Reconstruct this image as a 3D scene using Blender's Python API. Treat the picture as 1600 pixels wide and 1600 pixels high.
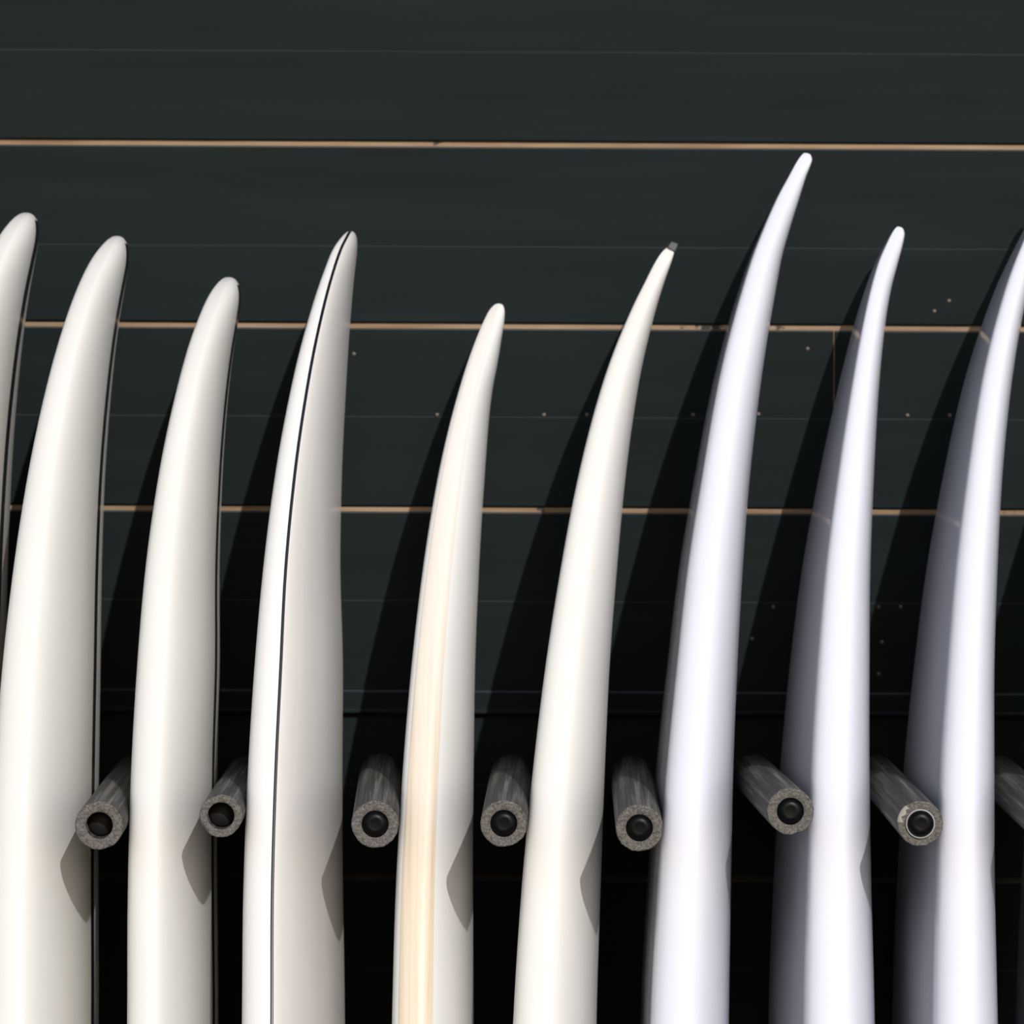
import bpy, bmesh, math, random
from mathutils import Vector, Matrix

random.seed(7)
for o in list(bpy.data.objects):
    bpy.data.objects.remove(o)
SC = bpy.context.scene
COL = SC.collection

# ------------------------------------------------------------------ camera, sky, sun, exposure
CAM_D, CAM_Z, ROLL = 4.0, 1.70, math.radians(0.3)
F_PX = CAM_D / 0.00056
cam = bpy.data.cameras.new('camera')
cam_o = bpy.data.objects.new('camera', cam)
COL.objects.link(cam_o)
cam.sensor_width = 36.0
cam.lens = 36.0 * F_PX / 1600.0
c_, s_ = math.cos(ROLL), math.sin(ROLL)
cam_o.matrix_world = Matrix(((c_, -s_, 0, 0), (0, 0, -1, -CAM_D), (s_, c_, 0, CAM_Z), (0, 0, 0, 1)))
cam.clip_start = 0.05
cam.dof.use_dof = True
cam.dof.focus_distance = CAM_D + 0.02
cam.dof.aperture_fstop = 10.0
SC.camera = cam_o

SC.view_settings.view_transform = 'Standard'
SC.view_settings.look = 'None'
SC.view_settings.gamma = 1.0
SC.view_settings.use_curve_mapping = False
SC.view_settings.exposure = 0.0

SUN_DIR = Vector((0.25, -1.0, 0.50)).normalized()      # from the rack towards the sun
sun = bpy.data.lights.new('sun', 'SUN')
sun.energy = 2.8
sun.angle = math.radians(0.53)
sun.color = (1.0, 0.975, 0.95)
sun_o = bpy.data.objects.new('sun', sun)
COL.objects.link(sun_o)
sun_o.location = SUN_DIR * 6
sun_o.rotation_euler = SUN_DIR.to_track_quat('Z', 'Y').to_euler()

world = bpy.data.worlds.new('sky')
SC.world = world
world.use_nodes = True
wn = world.node_tree.nodes
sky = wn.new('ShaderNodeTexSky')
sky.sky_type = 'NISHITA'
sky.sun_disc = False
sky.sun_elevation = math.asin(SUN_DIR.z)
sky.sun_rotation = math.atan2(SUN_DIR.x, SUN_DIR.y)
sky.air_density, sky.dust_density, sky.ozone_density = 1.0, 1.5, 1.0
world.node_tree.links.new(sky.outputs[0], wn['Background'].inputs[0])
wn['Background'].inputs[1].default_value = 0.095

def unproj(px, py, y):
    """point of the place that the photograph shows at a pixel, at a given depth (used only to work out measurements)"""
    u = (px - 800) / F_PX * (y + CAM_D)
    v = -(py - 800) / F_PX * (y + CAM_D)
    return Vector((u * c_ - v * s_, y, u * s_ + v * c_ + CAM_Z))

# ------------------------------------------------------------------ materials
def mat(name):
    m = bpy.data.materials.new(name)
    m.use_nodes = True
    return m, m.node_tree.nodes, m.node_tree.links, m.node_tree.nodes['Principled BSDF']

def noise(n, l, scale3, scale=1.0, detail=4.0, rough=0.6):
    tc = n.new('ShaderNodeTexCoord')
    mp = n.new('ShaderNodeMapping')
    mp.inputs['Scale'].default_value = scale3
    l.new(tc.outputs['Object'], mp.inputs['Vector'])
    t = n.new('ShaderNodeTexNoise')
    t.inputs['Scale'].default_value = scale
    t.inputs['Detail'].default_value = detail
    t.inputs['Roughness'].default_value = rough
    l.new(mp.outputs[0], t.inputs['Vector'])
    return t.outputs['Fac']

def ramp(n, l, fac, stops):
    r = n.new('ShaderNodeValToRGB')
    el = r.color_ramp.elements
    el[0].position, el[0].color = stops[0][0], (*stops[0][1], 1)
    el[1].position, el[1].color = stops[-1][0], (*stops[-1][1], 1)
    for p, c in stops[1:-1]:
        e = el.new(p); e.color = (*c, 1)
    l.new(fac, r.inputs[0])
    return r.outputs[0]

def bump(n, l, fac, strength, dist, bsdf):
    b = n.new('ShaderNodeBump')
    b.inputs['Strength'].default_value = strength
    b.inputs['Distance'].default_value = dist
    l.new(fac, b.inputs['Height'])
    l.new(b.outputs[0], bsdf.inputs['Normal'])

def simple(name, col, rough=0.5, spec=0.5, coat=0.0, coat_rough=0.1):
    m, n, l, b = mat(name)
    b.inputs['Base Color'].default_value = (*col, 1)
    b.inputs['Roughness'].default_value = rough
    b.inputs['Specular IOR Level'].default_value = spec
    b.inputs['Coat Weight'].default_value = coat
    b.inputs['Coat Roughness'].default_value = coat_rough
    return m

def resin(name, col, col2, gloss=0.45, gr=0.09):
    """glassed foam: sanded polyester resin over white foam, hardly visible cloudiness"""
    m, n, l, b = mat(name)
    f = noise(n, l, (6, 6, 0.8), 2.0, 3.0)
    l.new(ramp(n, l, f, [(0.3, col), (0.7, col2)]), b.inputs['Base Color'])
    b.inputs['Roughness'].default_value = 0.55
    b.inputs['Specular IOR Level'].default_value = 0.4
    b.inputs['Coat Weight'].default_value = gloss
    b.inputs['Coat Roughness'].default_value = gr
    return m

M_CREAM = resin('cream_resin', (0.765, 0.757, 0.725), (0.785, 0.777, 0.748))
M_DECK = resin('off_white_resin', (0.66, 0.643, 0.62), (0.69, 0.672, 0.65))
M_WHITE = resin('white_resin', (0.82, 0.815, 0.80), (0.845, 0.84, 0.825))
M_IVORY = resin('ivory_resin', (0.80, 0.79, 0.755), (0.82, 0.81, 0.78))
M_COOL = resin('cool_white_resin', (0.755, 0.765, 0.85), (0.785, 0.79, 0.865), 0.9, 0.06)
M_LINE = simple('black_resin_line', (0.006, 0.008, 0.012), 0.3, 0.5, 0.3)
M_CAP_SOFT = simple('clear_grey_rubber', (0.085, 0.09, 0.11), 0.4, 0.4)

m, n, l, b = mat('pale_wood_veneer')
f = noise(n, l, (330, 12, 0.5), 1.0, 5.0, 0.65)
f2 = noise(n, l, (70, 4, 0.2), 1.0, 2.0)
mx = n.new('ShaderNodeMath'); mx.operation = 'MULTIPLY_ADD'
l.new(f2, mx.inputs[0]); mx.inputs[1].default_value = 0.45
ad = n.new('ShaderNodeMath'); ad.operation = 'MULTIPLY'; ad.inputs[1].default_value = 0.6
l.new(f, ad.inputs[0]); l.new(ad.outputs[0], mx.inputs[2])
wc = ramp(n, l, mx.outputs[0], [(0.36, (0.67, 0.51, 0.34)), (0.47, (0.755, 0.64, 0.49)), (0.62, (0.785, 0.69, 0.565))])
tcw = n.new('ShaderNodeTexCoord'); spw = n.new('ShaderNodeSeparateXYZ'); l.new(tcw.outputs['Object'], spw.inputs[0])
mr = n.new('ShaderNodeMapRange'); mr.inputs[1].default_value = 1.35; mr.inputs[2].default_value = 1.80     # the wood runs under a whiter nose
mr.inputs[3].default_value = 0.0; mr.inputs[4].default_value = 0.82
l.new(spw.outputs[2], mr.inputs[0])
mw = n.new('ShaderNodeMix'); mw.data_type = 'RGBA'
l.new(mr.outputs[0], mw.inputs[0]); l.new(wc, mw.inputs[6]); mw.inputs[7].default_value = (0.825, 0.81, 0.79, 1)
l.new(mw.outputs[2], b.inputs['Base Color'])
b.inputs['Roughness'].default_value = 0.42
b.inputs['Coat Weight'].default_value = 0.35
b.inputs['Coat Roughness'].default_value = 0.14
M_WOOD = m

m, n, l, b = mat('black_stained_timber')
f = noise(n, l, (2.2, 8, 42), 1.0, 6.0, 0.62)
l.new(ramp(n, l, f, [(0.25, (0.0050, 0.0094, 0.0098)), (0.6, (0.0068, 0.0122, 0.0126)), (0.85, (0.0105, 0.0172, 0.0176))]), b.inputs['Base Color'])
b.inputs['Roughness'].default_value = 0.75
b.inputs['Specular IOR Level'].default_value = 0.16
bump(n, l, f, 0.35, 0.0012, b)
M_WALL = m

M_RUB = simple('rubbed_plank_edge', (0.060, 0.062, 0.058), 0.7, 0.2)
M_SEAM = simple('paler_seam', (0.0115, 0.0165, 0.0172), 0.7, 0.2)

m, n, l, b = mat('raw_pine')
f = noise(n, l, (7, 1, 160), 1.0, 4.0)
g = noise(n, l, (9, 1, 9), 1.0, 5.0, 0.7)
c1 = ramp(n, l, f, [(0.3, (0.22, 0.135, 0.075)), (0.65, (0.36, 0.26, 0.175))])
c2 = ramp(n, l, g, [(0.0, (0, 0, 0)), (0.36, (0, 0, 0)), (0.39, (1, 1, 1)), (1.0, (1, 1, 1))])
mixn = n.new('ShaderNodeMix'); mixn.data_type = 'RGBA'
l.new(c2, mixn.inputs[0]); mixn.inputs[6].default_value = (0.05, 0.045, 0.04, 1)
l.new(c1, mixn.inputs[7])
tcz = n.new('ShaderNodeTexCoord'); sep = n.new('ShaderNodeSeparateXYZ'); l.new(tcz.outputs['Object'], sep.inputs[0])
lt = n.new('ShaderNodeMath'); lt.operation = 'LESS_THAN'; lt.inputs[1].default_value = 1.53     # joints below the batten were painted over
l.new(sep.outputs[2], lt.inputs[0])
mix2 = n.new('ShaderNodeMix'); mix2.data_type = 'RGBA'
l.new(lt.outputs[0], mix2.inputs[0]); l.new(mixn.outputs[2], mix2.inputs[6]); mix2.inputs[7].default_value = (0.045, 0.034, 0.024, 1)
l.new(mix2.outputs[2], b.inputs['Base Color'])
b.inputs['Roughness'].default_value = 0.8
b.inputs['Specular IOR Level'].default_value = 0.2
M_PINE = m

m, n, l, b = mat('worn_black_paint')
f = noise(n, l, (16, 1, 16), 1.0, 5.0, 0.7)
l.new(ramp(n, l, f, [(0.0, (0.016, 0.021, 0.026)), (0.60, (0.02, 0.026, 0.032)), (0.66, (0.20, 0.15, 0.12)), (1.0, (0.28, 0.21, 0.17))]), b.inputs['Base Color'])
b.inputs['Roughness'].default_value = 0.45
b.inputs['Specular IOR Level'].default_value = 0.5
M_WORN = m

m, n, l, b = mat('weathered_foam_skin')
f = noise(n, l, (600, 600, 2.5), 1.0, 6.0, 0.7)
f3 = noise(n, l, (160, 160, 4), 1.0, 3.0, 0.6)
mul = n.new('ShaderNodeMath'); mul.operation = 'MULTIPLY'
l.new(f, mul.inputs[0]); l.new(f3, mul.inputs[1])
l.new(ramp(n, l, mul.outputs[0], [(0.14, (0.016, 0.016, 0.016)), (0.25, (0.042, 0.041, 0.039)), (0.40, (0.20, 0.19, 0.175))]), b.inputs['Base Color'])
b.inputs['Roughness'].default_value = 0.75
bump(n, l, f, 0.8, 0.0012, b)
M_SKIN = m

m, n, l, b = mat('cut_foam_face')
f = noise(n, l, (900, 900, 900), 1.0, 4.0, 0.75)
f4 = noise(n, l, (420, 420, 420), 1.0, 3.0, 0.6)
mul = n.new('ShaderNodeMath'); mul.operation = 'MULTIPLY'
l.new(f, mul.inputs[0]); l.new(f4, mul.inputs[1])
l.new(ramp(n, l, mul.outputs[0], [(0.12, (0.055, 0.05, 0.045)), (0.25, (0.125, 0.115, 0.105)), (0.40, (0.26, 0.24, 0.22))]), b.inputs['Base Color'])
b.inputs['Roughness'].default_value = 0.85
bump(n, l, f, 0.9, 0.001, b)
M_FACE = m

M_PLUG = simple('black_plastic', (0.003, 0.0034, 0.004), 0.36, 0.12)
M_DEEP = simple('black_rod', (0.004, 0.004, 0.004), 0.6, 0.3)
M_RING = simple('pale_grey_plastic', (0.30, 0.30, 0.31), 0.45)
M_TORN = simple('torn_pale_foam', (0.36, 0.34, 0.31), 0.9, 0.2)
M_NAIL = simple('dull_nail_steel', (0.13, 0.105, 0.085), 0.5, 0.5)

m, n, l, b = mat('concrete')
f = noise(n, l, (1, 1, 1), 3.0, 6.0, 0.65)
l.new(ramp(n, l, f, [(0.3, (0.105, 0.095, 0.080)), (0.7, (0.15, 0.138, 0.118))]), b.inputs['Base Color'])
b.inputs['Roughness'].default_value = 0.9
M_FLOOR = m

# ------------------------------------------------------------------ object helpers
def obj(name, verts, faces, material, parent=None, smooth=True, mats=None, fmat=None):
    me = bpy.data.meshes.new(name)
    me.from_pydata([tuple(v) for v in verts], [], faces)
    for mm in ([material] + (mats or [])):
        me.materials.append(mm)
    if fmat:
        me.polygons.foreach_set('material_index', fmat)
    me.polygons.foreach_set('use_smooth', [smooth] * len(me.polygons))
    me.update()
    o = bpy.data.objects.new(name, me)
    COL.objects.link(o)
    if parent:
        o.parent = parent
    return o

def tag(o, label=None, cat=None, group=None, kind=None):
    if label: o['label'] = label
    if cat: o['category'] = cat
    if group: o['group'] = group
    if kind: o['kind'] = kind
    return o

def extrude_x(profile, x0, x1, jag=0.0, nseg=1):
    """closed (y, z) profile swept along x"""
    k = len(profile)
    V, Fc = [], []
    for i in range(nseg + 1):
        x = x0 + (x1 - x0) * i / nseg
        for (y, z) in profile:
            V.append((x, y, z))
    for i in range(nseg):
        for j in range(k):
            a, b2 = i * k + j, i * k + (j + 1) % k
            Fc.append((a, b2, b2 + k, a + k))
    Fc.append(tuple(range(k - 1, -1, -1)))
    Fc.append(tuple(nseg * k + j for j in range(k)))
    return V, Fc

# ------------------------------------------------------------------ floor and wall
WALL_Y = 0.52                      # front face of the planks
tag(obj('floor', [(-6, -9, 0), (6, -9, 0), (6, WALL_Y + .05, 0), (-6, WALL_Y + .05, 0),
                  (-6, -9, -.1), (6, -9, -.1), (6, WALL_Y + .05, -.1), (-6, WALL_Y + .05, -.1)],
        [(0, 1, 2, 3), (7, 6, 5, 4), (0, 4, 5, 1), (1, 5, 6, 2), (2, 6, 7, 3), (3, 7, 4, 0)], M_FLOOR, smooth=False), kind='structure')

REC = 0.0035                       # how far the raw wood behind shows back in the joints
X0, X1, ZTOP = -2.2, 2.2, 2.9
yb = WALL_Y + REC
wall = obj('wall_back', [(X0, yb, 0), (X1, yb, 0), (X1, yb, ZTOP), (X0, yb, ZTOP),
                         (X0, yb + .03, 0), (X1, yb + .03, 0), (X1, yb + .03, ZTOP), (X0, yb + .03, ZTOP)],
           [(0, 1, 2, 3), (7, 6, 5, 4), (0, 4, 5, 1), (1, 5, 6, 2), (2, 6, 7, 3), (3, 7, 4, 0)], M_PINE, smooth=False)
tag(wall, kind='structure')

PX_W = (WALL_Y + CAM_D) / F_PX     # metres per pixel on the wall
gap_z = [unproj(800, py, WALL_Y).z for py in (225.5, 509.5, 796.5, 1084.5, 1370.0)]
pitch = (gap_z[0] - gap_z[-1]) / 4
while gap_z[0] + pitch < ZTOP + .1:
    gap_z.insert(0, gap_z[0] + pitch)
while gap_z[-1] - pitch > -0.1:
    gap_z.append(gap_z[-1] - pitch)
JOINT_X = {2: 1303}                # the row with a butt joint in view (counted from the joint at 225)
first = [i for i, z in enumerate(gap_z) if abs(z - unproj(800, 225.5, WALL_Y).z) < 1e-6][0]
rj = random.Random(3)
for i in range(len(gap_z) - 1):
    row = i - first + 1            # row 1 hangs under the joint at 225
    half = 0.5 * (8.3 if row < 3 else 7.6) * PX_W
    zt, zb = gap_z[i] - half, gap_z[i + 1] + half
    zb = max(zb, 0.0); zt = min(zt, ZTOP)
    if zt - zb < 0.02:
        continue
    zm = zb + (zt - zb) * (0.435 if row == 1 else 0.505)
    if row == 2:
        xs = [X0, unproj(1303, 650, WALL_Y).x, X1]
    else:
        xj = rj.choice([-1.15, -0.95, 0.98, 1.2])
        xs = [X0, xj, X1]
    d = rj.uniform(-.0004, .0004)
    e = .0016
    yf = WALL_Y + d
    prof = [(yb, zb), (yf + e, zb), (yf, zb + e),
            (yf - .0005, zm - .0010), (yf + .0002, zm + .0006), (yf, zm + .006),
            (yf, zt - e), (yf + e, zt), (yb, zt)]
    fm = [2 if k == 3 else 1 if k == 6 else 0 for k in range(len(prof))] + [0, 0]     # rubbed arris, and a seam bevel in a slightly paler colour
    for a, b2 in zip(xs[:-1], xs[1:]):
        V, Fc = extrude_x(prof, a + .0008, b2 - .0008)
        V = [(x, min(y, yb - 1e-4), z) for x, y, z in V]
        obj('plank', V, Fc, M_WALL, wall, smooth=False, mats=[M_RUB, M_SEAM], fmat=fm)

# nail heads left in the planks
def nail_mesh():
    V, Fc = [], []
    R = .0021
    for r, y in ((1.0, 0.0), (0.85, -.0009), (0.4, -.0013)):
        for k in range(10):
            a = k * math.tau / 10
            V.append((R * r * math.cos(a), y, R * r * math.sin(a)))
    for i in range(2):
        for k in range(10):
            Fc.append((i * 10 + k, i * 10 + (k + 1) % 10, (i + 1) * 10 + (k + 1) % 10, (i + 1) * 10 + k))
    Fc.append(tuple(20 + k for k in range(10)))
    return V, Fc
proto = None
for px, py in ((553, 553), (683, 648), (850, 648), (917, 648), (1083, 648), (1185, 647), (1418, 649), (1484, 649), (1262, 545),
               (1483, 470), (1460, 486), (1373, 948), (1407, 948), (1378, 1003), (1373, 1053), (1175, 998), (80, 643), (1208, 948)):
    p = unproj(px, py, WALL_Y)
    if proto is None:
        V, Fc = nail_mesh()
        proto = nl = obj('nail', V, Fc, M_NAIL, wall)
    else:
        nl = proto.copy(); COL.objects.link(nl)
    nl.location = p

# the narrow batten across the wall
zt = unproj(800, 1079, WALL_Y - .008).z
zb = unproj(800, 1117, WALL_Y - .008).z
y0 = WALL_Y - .009
prof = [(WALL_Y - .0005, zb), (y0 + .001, zb), (y0 - .002, zb + .0015), (y0 - .002, zb + .0035), (y0 + .0008, zb + .0052),
        (y0 + .0008, zt - .0022), (y0 + .0025, zt), (WALL_Y - .0005, zt)]
V, Fc = extrude_x(prof, X0, X1)
fm = [1 if (j % 8) in (3, 5) else 0 for j in range(8)] + [0, 0]
tag(obj('trim_1', V, Fc, M_WALL, smooth=False, mats=[M_WORN], fmat=fm), kind='structure')

# ------------------------------------------------------------------ surfboards
# each board: zt nose height; q = sqrt(distance below the nose) at the stations, X = rail line, T = thickness there
BOARDS = [
    dict(zt=1.9862, tm=0.75, wm=0.225, e=0.5, yaw=0.35, l0=0.185,
         Q=[0.0, 0.1021, 0.1633, 0.2214, 0.2836, 0.3848, 0.488, 0.5712, 0.6424, 0.7055, 0.7806, 0.8448],
         X=[-0.4699, -0.4719, -0.4767, -0.4828, -0.4897, -0.5004, -0.5094, -0.5142, -0.5164, -0.5165, -0.5146, -0.5113],
         T=[0.0, 0.0224, 0.0308, 0.0348, 0.0375, 0.0427, 0.0488, 0.0543, 0.0588, 0.0619, 0.0644, 0.0658]),
    dict(zt=1.9643, tm=0.75, wm=0.225, e=0.5, yaw=0.35, l0=0.185,
         Q=[0.0, 0.0998, 0.1616, 0.22, 0.2823, 0.3837, 0.4868, 0.57, 0.6412, 0.7044, 0.7794, 0.8437],
         X=[-0.3821, -0.3841, -0.389, -0.3952, -0.4023, -0.4132, -0.4225, -0.4275, -0.4299, -0.4306, -0.4296, -0.4269],
         T=[0.0, 0.0206, 0.0301, 0.035, 0.0388, 0.0459, 0.054, 0.0612, 0.0673, 0.0704, 0.0729, 0.0743]),
    dict(zt=1.9252, tm=0.75, wm=0.225, e=0.52, yaw=0.6, l0=0.185,
         Q=[0.0, 0.0981, 0.15, 0.2114, 0.2697, 0.3265, 0.4439, 0.5342, 0.6099, 0.6762, 0.7542, 0.8205],
         X=[-0.2745, -0.2761, -0.2793, -0.2847, -0.2907, -0.2962, -0.3063, -0.3113, -0.3125, -0.3135, -0.3121, -0.3089],
         T=[0.0, 0.0209, 0.0282, 0.0328, 0.0361, 0.0392, 0.0477, 0.0543, 0.0595, 0.0605, 0.0614, 0.0618]),
    dict(zt=1.9702, tm=0.85, wm=0.225, e=0.55, yaw=2.6, l0=0.185,
         Q=[0.0, 0.0893, 0.1447, 0.2003, 0.2676, 0.3894, 0.4916, 0.5742, 0.6451, 0.7079, 0.7826, 0.8465],
         X=[-0.157, -0.1589, -0.1629, -0.1672, -0.1732, -0.1846, -0.193, -0.1974, -0.1984, -0.1996, -0.1994, -0.197],
         T=[0.0, 0.0135, 0.0199, 0.0234, 0.0286, 0.0397, 0.0484, 0.0554, 0.0633, 0.0664, 0.0689, 0.0703]),
    dict(zt=1.9028, tm=0.9, wm=0.228, e=0.8, yaw=1.4, l0=0.218,
         Q=[0.0, 0.0764, 0.1318, 0.191, 0.2485, 0.2838, 0.4158, 0.5127, 0.5924, 0.6613, 0.7417, 0.8095],
         X=[-0.0138, -0.0163, -0.0197, -0.0252, -0.0317, -0.0363, -0.0513, -0.0605, -0.0665, -0.07, -0.0726, -0.0727],
         T=[0.0, 0.0138, 0.0194, 0.0239, 0.0282, 0.0299, 0.0419, 0.0493, 0.0544, 0.0592, 0.0636, 0.0661]),
    dict(zt=1.9591, tm=0.95, wm=0.228, e=0.9, yaw=2, l0=0.218,
         Q=[0.0, 0.0731, 0.1302, 0.1902, 0.2483, 0.3699, 0.4781, 0.5641, 0.6372, 0.7015, 0.7775, 0.8421],
         X=[0.1536, 0.1497, 0.144, 0.1357, 0.1253, 0.1015, 0.0827, 0.0698, 0.0595, 0.0521, 0.0446, 0.0397],
         T=[0.0, 0.0115, 0.0158, 0.0186, 0.023, 0.034, 0.0441, 0.0517, 0.0578, 0.0634, 0.0692, 0.0716]),
    dict(zt=2.0507, tm=1.0, wm=0.228, e=0.92, yaw=0.5, l0=0.218,
         Q=[0.0, 0.0811, 0.1574, 0.2177, 0.2702, 0.3237, 0.3692, 0.4787, 0.5656, 0.6392, 0.704, 0.7622, 0.8323, 0.8927],
         X=[0.2832, 0.2821, 0.2734, 0.2632, 0.253, 0.2416, 0.2329, 0.2117, 0.1969, 0.185, 0.1766, 0.1693, 0.1624, 0.1576],
         T=[0.0, 0.0133, 0.0174, 0.0226, 0.0262, 0.0302, 0.0346, 0.0438, 0.0493, 0.0564, 0.0612, 0.0663, 0.0724, 0.0761]),
    dict(zt=1.9796, tm=0.95, wm=0.228, e=0.9, yaw=-1.4, l0=0.218,
         Q=[0.0, 0.0782, 0.1332, 0.1924, 0.25, 0.3955, 0.4979, 0.5808, 0.6518, 0.7146, 0.7893, 0.853],
         X=[0.3739, 0.3731, 0.3685, 0.3608, 0.3526, 0.3328, 0.3189, 0.3078, 0.3006, 0.2951, 0.2907, 0.2882],
         T=[0.0, 0.012, 0.0167, 0.0207, 0.0224, 0.0315, 0.0421, 0.0515, 0.0591, 0.065, 0.0713, 0.0768]),
    dict(zt=2.0202, tm=0.95, wm=0.228, e=0.9, yaw=-0.5, l0=0.218,
         Q=[0.0, 0.0842, 0.2156, 0.3221, 0.4439, 0.5367, 0.614, 0.6813, 0.7414, 0.8134, 0.8752],
         X=[0.5218, 0.5198, 0.5045, 0.4809, 0.4554, 0.4391, 0.427, 0.4182, 0.4117, 0.4058, 0.4024],
         T=[0.0, 0.0119, 0.0215, 0.0268, 0.0358, 0.0422, 0.0497, 0.055, 0.0617, 0.0668, 0.0717]),
    dict(zt=1.996, tm=0.95, wm=0.228, e=0.9, yaw=0.7, l0=0.218,
         Q=[0.0, 0.0833, 0.215, 0.3214, 0.4431, 0.5358, 0.613, 0.6803, 0.7404, 0.8123, 0.8615],
         X=[0.652, 0.6424, 0.6271, 0.603, 0.5765, 0.5593, 0.5464, 0.5368, 0.5296, 0.5227, 0.52],
         T=[0.0, 0.0124, 0.0222, 0.0276, 0.0366, 0.043, 0.0507, 0.056, 0.0627, 0.0677, 0.0744]),
]
XM = 0.42
LEAN1 = 0.2815                     # the boards lean back: their noses are nearest the wall
def ring(nr=22):
    f = [math.pi / 2 * i / (nr - 1) for i in range(nr)]
    c = [max(math.cos(a), 0) for a in f]; s = [math.sin(a) for a in f]
    du = [v ** (2 / 2.4) for v in c]; dx = [v ** (2 / 1.7) for v in s]; bu = [v ** (2 / 26.) for v in c]
    bu[-1] = 0.0; du[-1] = 0.0
    pts = [(-u, -XM * x) for u, x in zip(bu[::-1], s[::-1])]
    pts += [(-u, (1 - XM) * x) for u, x in zip(du[1:], dx[1:])]
    pts += [(u, (1 - XM) * x) for u, x in zip(du[::-1][1:], dx[::-1][1:])]
    pts += [(u, -XM * x) for u, x in zip(bu[1:], s[1:])][:-1]
    return pts
RING = ring()
NR = 22
I_APEX, I_CREST = NR - 1, 2 * NR - 2

def hermite(q, Q, V):
    h = [Q[i + 1] - Q[i] for i in range(len(Q) - 1)]
    d = [(V[i + 1] - V[i]) / h[i] for i in range(len(h))]
    mm = [0.0] * len(Q)
    for i in range(1, len(Q) - 1):
        mm[i] = (d[i - 1] * h[i] + d[i] * h[i - 1]) / (h[i - 1] + h[i])
    mm[0] = 2 * d[0] - mm[1]; mm[-1] = d[-1]
    i = 0
    while i < len(h) - 1 and q > Q[i + 1]:
        i += 1
    t = (q - Q[i]) / h[i]
    return ((2 * t**3 - 3 * t**2 + 1) * V[i] + (t**3 - 2 * t**2 + t) * h[i] * mm[i]
            + (-2 * t**3 + 3 * t**2) * V[i + 1] + (t**3 - t**2) * h[i] * mm[i + 1])

class Board:
    def __init__(s, d):
        s.d = d
        s.Q, s.X, s.T = list(d['Q']), list(d['X']), list(d['T'])
        L = d['zt']
        tl = s.Q[-1] ** 2
        sl = (s.X[-1] - s.X[-2]) / (tl - s.Q[-2] ** 2)
        sl = max(-.02, min(.02, sl))
        for t, dx, T in ((1.05, .5, min(.074, s.T[-1] + .002)), (1.4, .5, .062), (1.7, .5, .046)):
            s.Q.append(math.sqrt(t)); s.X.append(s.X[tl and -1] + 0.0 if t > 1.05 else s.X[-1] + sl * .15); s.T.append(T)
        s.X[-1] += .006
        s.Q.append(math.sqrt(L)); s.X.append(s.X[-1] + .012); s.T.append(.022)
    def width(s, t):
        d = s.d
        if t < d['tm']:
            a = max(t / d['tm'], 0)
            return d['wm'] * max(1 - (1 - a) ** 2, 0) ** d['e']
        b = (t - d['tm']) / (d['zt'] - d['tm'])
        return d['wm'] * (1 - .70 * b ** 2.3)
    def section(s, q):
        d = s.d; t = q * q
        W = s.width(t); T = max(hermite(q, s.Q, s.T), 0.0); X = hermite(q, s.Q, s.X)
        a = math.radians(d['yaw']); ca, sa = math.cos(a), math.sin(a)
        return [Vector((X + x * T * ca + u * W * sa, d['wm'] + d['l0'] - LEAN1 * t + u * W * ca - x * T * sa, d['zt'] - t)) for u, x in RING]

def board_body(bd, base, name, material, parent, deck=None):
    d0 = bd.d; L = d0['zt']; nq = 96
    qs = [math.sqrt(L) * (i / nq) for i in range(1, nq + 1)]
    qs = [.02, .035, .05] + [q for q in qs if q > .06]
    V = [Vector((bd.X[0], bd.d['wm'] + d0['l0'], L)) - base]
    k = len(RING); Fc = []
    for q in qs:
        V += [p - base for p in bd.section(q)]
    for j in range(k):
        Fc.append((0, 1 + (j + 1) % k, 1 + j))
    for i in range(len(qs) - 1):
        for j in range(k):
            a, b2 = 1 + i * k + j, 1 + i * k + (j + 1) % k
            Fc.append((a, b2, b2 + k, a + k))
    o0 = 1 + (len(qs) - 1) * k
    Fc.append(tuple(o0 + j for j in range(k)))
    mats = [deck] if deck else None
    fm = [0] * len(Fc)
    if deck:
        for f in range(k, k + (len(qs) - 1) * k):
            j = (f - k) % k
            if I_APEX <= j < 3 * NR - 3: fm[f] = 1
        for j in range(k):
            if I_APEX <= j < 3 * NR - 3: fm[j] = 1
    return obj(name, V, Fc, material, parent, mats=mats, fmat=fm)

def fix_normals(o):
    bm = bmesh.new(); bm.from_mesh(o.data)
    bmesh.ops.recalc_face_normals(bm, faces=bm.faces)
    bm.to_mesh(o.data); bm.free()

def strip(bd, base, name, material, parent, wfun, lift=.0005, q0=.03, q1=None, nq=110, nw=5):
    """ribbon inlaid in the skin: wfun(q) gives the two ring positions it lies between"""
    L = bd.d['zt']
    q1 = q1 or math.sqrt(L) * .985
    V, Fc = [], []
    for i in range(nq):
        q = q0 + (q1 - q0) * i / (nq - 1)
        sec = bd.section(q)
        a, b2 = wfun(q, sec)
        cen = sum(sec, Vector()) / len(sec)
        for j in range(nw):
            r = a + (b2 - a) * j / (nw - 1)
            i0 = int(math.floor(r)); fr = r - i0
            p = sec[i0 % len(sec)].lerp(sec[(i0 + 1) % len(sec)], fr)
            tg = sec[(i0 + 1) % len(sec)] - sec[i0 % len(sec)]
            if tg.length < 1e-9: tg = Vector((1, 0, 0))
            nn = Vector((tg.y, -tg.x, 0)).normalized()
            if nn.dot(p - cen) < 0: nn = -nn
            edge = 0.55 if j in (0, nw - 1) else 1.0
            V.append(p + nn * lift * edge - base)
    for i in range(nq - 1):
        for j in range(nw - 1):
            a = i * nw + j
            Fc.append((a, a + 1, a + nw + 1, a + nw))
    return obj(name, V, Fc, material, parent)

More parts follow.
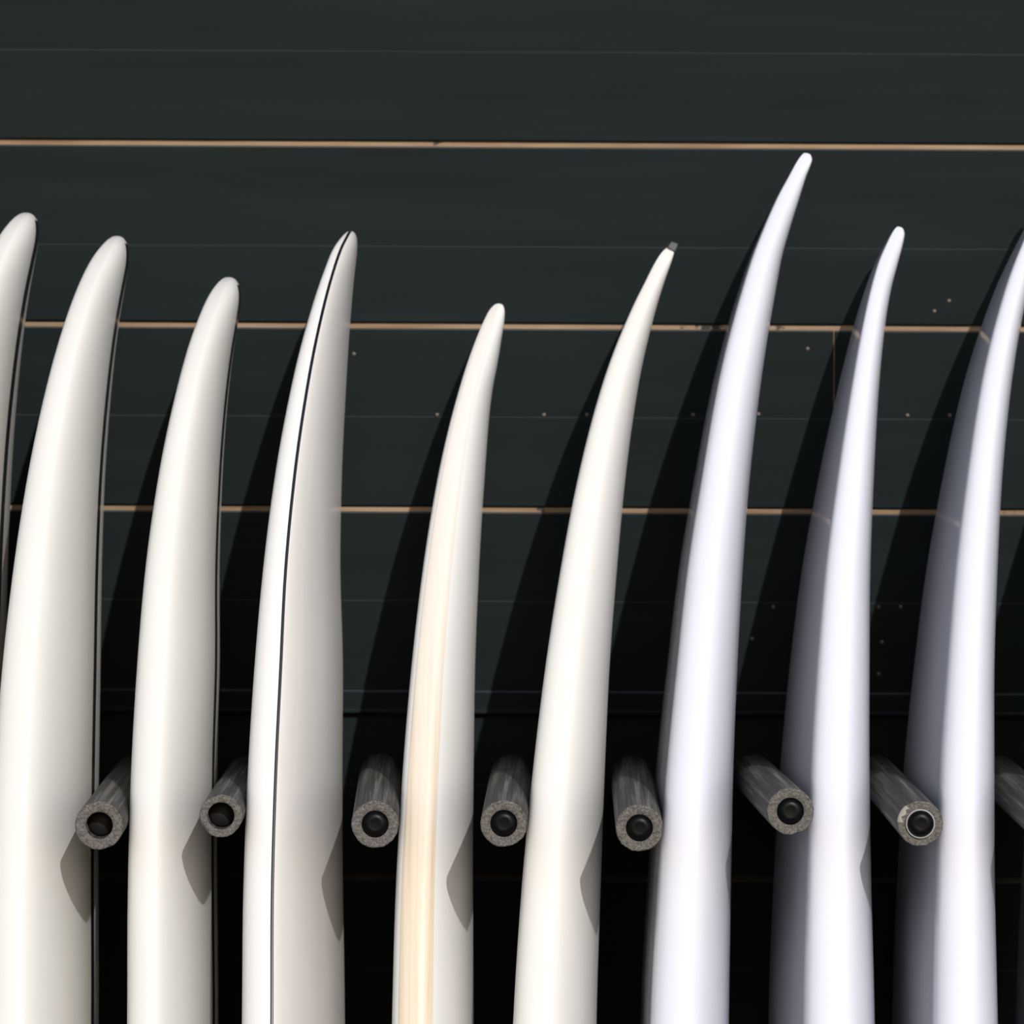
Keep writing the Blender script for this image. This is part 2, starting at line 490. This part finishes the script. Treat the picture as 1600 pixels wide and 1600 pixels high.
def around(idx, halfwidth):
    """a ribbon of constant width around ring position idx"""
    def fn(q, sec):
        def walk(sgn):
            left = halfwidth; i = idx; r = float(idx)
            for _ in range(14):
                p, p2 = sec[i % len(sec)], sec[(i + sgn) % len(sec)]
                dd = (p2 - p).length
                if dd >= left:
                    return r + sgn * left / max(dd, 1e-9)
                left -= dd; i += sgn; r += sgn
            return r
        return walk(-1), walk(1)
    return fn

G = 'surfboards standing in the wall rack'
LABELS = [
    'cream round-nosed surfboard cut off by the left edge, black stringer on its deck',
    'broad cream round-nosed surfboard with black stringer, whole, just left of the leftmost peg',
    'cream surfboard with black stringer and lowest nose of the three striped cream boards',
    'white surfboard with a thin black line running along its rail and over the nose',
    'short white surfboard with a pale wood band along its rail',
    'ivory white surfboard whose pointed nose ends in a small grey rubber tip guard',
    'cool white surfboard with the highest nose of the row, near the wall plank joint',
    'cool white surfboard with blunt tip standing right of the tallest board, lower nose',
    'cool white surfboard whose nose runs out of the right edge of the view',
    'surfboard in deep shade at the right edge, only a strip of its dark side showing',
]
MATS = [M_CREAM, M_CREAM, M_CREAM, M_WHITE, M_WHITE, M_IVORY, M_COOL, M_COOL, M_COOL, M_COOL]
for i, d in enumerate(BOARDS):
    bd = Board(d)
    base = Vector((bd.X[-1], d['wm'] + d['l0'] - LEAN1 * d['zt'], 0))
    if i in (6, 7, 8, 9):
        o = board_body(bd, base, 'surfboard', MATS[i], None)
        fix_normals(o)
        root = o
    else:
        root = bpy.data.objects.new('surfboard', None)
        COL.objects.link(root)
        root.empty_display_size = .1
        fix_normals(board_body(bd, base, 'board_body', MATS[i], root, M_DECK if i == 3 else None))
        if i < 3:
            st = strip(bd, base, 'stringer', M_LINE, root, around(I_CREST, .014), lift=.0004, q0=.09)
            tag(st, 'black stringer down the middle of the deck')
        if i == 3:
            st = strip(bd, base, 'pinline', M_LINE, root, around(I_APEX, .0014), lift=.0003, q0=.02)
            tag(st, 'thin black line along the rail')
        if i == 4:
            def wood(q, sec):
                x0 = min(p.x for p in sec[:I_CREST]); x1 = max(p.x for p in sec[:I_CREST + 1])
                lo = x0 + .09 * (x1 - x0); hi = x0 + .52 * (x1 - x0)
                def find(x):
                    for r in range(2, I_CREST):
                        if sec[r].x <= x <= sec[r + 1].x:
                            return r + (x - sec[r].x) / max(sec[r + 1].x - sec[r].x, 1e-9)
                    return 2.0
                return find(lo), find(hi)
            st = strip(bd, base, 'wood_rail_band', M_WOOD, root, wood, lift=.0008, q0=.05, nq=150, nw=17)
            tag(st, 'pale wood veneer band along the rail')
        if i == 5:
            ym = d['wm'] + d['l0']
            pts = [(1047.5, 391), (1042.5, 386), (1045, 382), (1048.5, 377.8), (1054, 379.2), (1059.5, 381.5), (1058.5, 386), (1055, 394)]
            kk = len(pts); V, Fc = [], []
            for yy, sc in ((-.007, .8), (-.005, 1), (.005, 1), (.007, .8)):
                P = [unproj(px, py, ym) for px, py in pts]; cen = sum(P, Vector()) / kk
                V += [cen + (p - cen) * sc + Vector((0, yy, 0)) - base for p in P]
            for a in range(3):
                for j in range(kk):
                    Fc.append((a * kk + j, a * kk + (j + 1) % kk, (a + 1) * kk + (j + 1) % kk, (a + 1) * kk + j))
            Fc.append(tuple(range(kk))); Fc.append(tuple(3 * kk + j for j in range(kk)))
            ng = obj('nose_guard', V, Fc, M_CAP_SOFT, root)
            fix_normals(ng)
            for pl in ng.data.polygons: pl.use_smooth = False
            tag(ng, 'small grey rubber nose guard')
    root.location = base
    tag(root, LABELS[i], 'surfboard', G)

# ------------------------------------------------------------------ foam-covered rack pegs
R_OUT, R_IN = .0207, .0117
PEGS = [((155, 1290), (208, 1214), 'open'), ((345, 1275), (382, 1212), 'open'), ((586, 1288), (594, 1210), 'plug'),
        ((787, 1287), (798, 1212), 'plug'), ((999, 1294), (987, 1213), 'plug'), ((1235, 1268), (1177, 1211), 'plug'),
        ((1438, 1287), (1369, 1211), 'ring'), ((1648, 1290), (1560, 1213), 'plug')]
PEG_LABELS = [
    'grey foam-covered rack peg with an empty hole, far left beside the broad round-nosed board',
    'grey foam rack peg with empty hole and torn rim, left of the black-lined white board',
    'grey foam-covered rack peg with black end plug, left of the board with the wood band',
    'grey foam-covered rack peg with black end plug, right of the board with the wood band',
    'grey foam-covered rack peg with black end plug, left of the tallest board',
    'highest-set grey foam-covered rack peg with shiny black plug, right of the tallest board',
    'grey foam-covered rack peg with a pale ring around its black plug and chipped rim',
    'dark rack peg running out of the right edge, only its shaded back end showing',
]

def lathe(profile, nseg, jitter=None):
    """(r, z) profile spun about z; returns verts, faces"""
    V, Fc = [], []
    for ri, (r, z) in enumerate(profile):
        for k in range(nseg):
            a = k * math.tau / nseg
            rr, zz = (r, z) if jitter is None else jitter(ri, k, r, z)
            V.append((rr * math.cos(a), rr * math.sin(a), zz))
    for i in range(len(profile) - 1):
        for k in range(nseg):
            k2 = (k + 1) % nseg
            Fc.append((i * nseg + k, i * nseg + k2, (i + 1) * nseg + k2, (i + 1) * nseg + k))
    return V, Fc

R_BASE = R_OUT
for i, (fp, bp, kind) in enumerate(PEGS):
    R_OUT = R_BASE + (.0004, -.0020, 0, -.0002, 0, -.0002, -.0008, 0)[i]
    A = unproj(*fp, 0.0); Bk = unproj(*bp, WALL_Y - .001)
    axis = A - Bk; Lp = axis.length
    root = bpy.data.objects.new('rack_peg', None)
    root.empty_display_size = .05
    COL.objects.link(root)
    root.location = Bk
    root.rotation_mode = 'QUATERNION'
    root.rotation_quaternion = axis.to_track_quat('Z', 'Y')
    tag(root, PEG_LABELS[i], 'rack peg', 'foam-covered pegs of the wall rack')
    rr = random.Random(20 + i)
    NS = 72
    nick = [rr.gauss(0, .00018) for _ in range(NS)]
    for _ in range(3 if kind != 'open' else 5):
        k0 = rr.randrange(NS); dep = rr.uniform(.0004, .0010)
        for k in range(-2, 3):
            nick[(k0 + k) % NS] -= dep * (1 - abs(k) / 3)
    lump = [rr.uniform(-.0004, .0004) for _ in range(NS)]
    zs = [0.002, Lp * .3, Lp * .6, Lp * .8, Lp - .02, Lp - .006]
    prof = [(R_OUT, z) for z in zs] + [(R_OUT, Lp - .0012), (R_OUT - .0005, Lp), (R_OUT - .0012, Lp + .0001), ((R_OUT + R_IN) / 2, Lp + .0002),
                                       (R_IN + .0008, Lp), (R_IN, Lp - .0012), (R_IN, Lp - .045), (R_IN, .002), (R_OUT, .002)]
    def jit(ri, k, r, z):
        if 0 < ri <= 5:
            return r + .35 * lump[k], z
        if ri in (6, 7):
            return r + nick[k], z + rr.uniform(-.0002, .0003)
        if ri in (8, 9, 10):
            return r + rr.uniform(-.0003, .0003), z + rr.uniform(-.0004, .0003)
        return r, z
    V, Fc = lathe(prof, NS, jit)
    fmat = [1 if (f // NS) in (6, 7, 8, 9, 10) else 0 for f in range(len(Fc))]
    sl = obj('foam_sleeve', V, Fc, M_SKIN, root, mats=[M_FACE], fmat=fmat)
    fix_normals(sl)
    # the rod inside
    rod_end = Lp - (.022 if kind == 'open' else .008)
    V, Fc = lathe([(.0001, rod_end), (R_IN - .002, rod_end), (R_IN - .0006, rod_end - .0015), (R_IN - .0006, .001), (.0001, .001)], 32)
    fix_normals(obj('dowel', V, Fc, M_DEEP, root))
    if kind != 'open':
        rp = R_IN - .0003
        out = .0065 if kind == 'ring' else .002
        z0 = Lp + out
        V, Fc = lathe([(rp, Lp - .006), (rp, z0 - .0045), (rp - .0004, z0 - .0030), (rp - .0014, z0 - .0015), (rp - .003, z0 - .0005), (rp - .0048, z0),
                       (rp - .006, z0 + .0001), (rp - .0068, z0), (rp - .0076, z0 - .0001), (.0001, z0 - .0001)], 48)
        fix_normals(obj('end_plug', V, Fc, M_PLUG, root))
    if kind == 'ring':
        V, Fc = lathe([(R_IN + .0012, Lp - .001), (R_IN + .0013, Lp + .0016), (R_IN + .0008, Lp + .0022), (R_IN, Lp + .0022), (R_IN - .0002, Lp + .001), (R_IN - .0002, Lp - .001)], 48)
        fix_normals(tag(obj('plug_ring', V, Fc, M_RING, root), 'pale ring around the plug'))
        V = []; Fc = []
        for k in range(7):
            a = math.radians(150 + k * 9) + math.pi
            a = math.radians(128 + k * 8)
            for (r, z) in ((R_OUT + .0003, -.004), (R_OUT + .0003, .0008), (R_OUT - .0035 + .0015 * math.sin(k * 1.9), .0011)):
                V.append((r * math.cos(a), r * math.sin(a), Lp + z))
        for k in range(6):
            for j in range(2):
                q = k * 3 + j
                Fc.append((q, q + 1, q + 4, q + 3))
        tag(obj('torn_edge', V, Fc, M_TORN, root), 'pale torn patch on the rim')
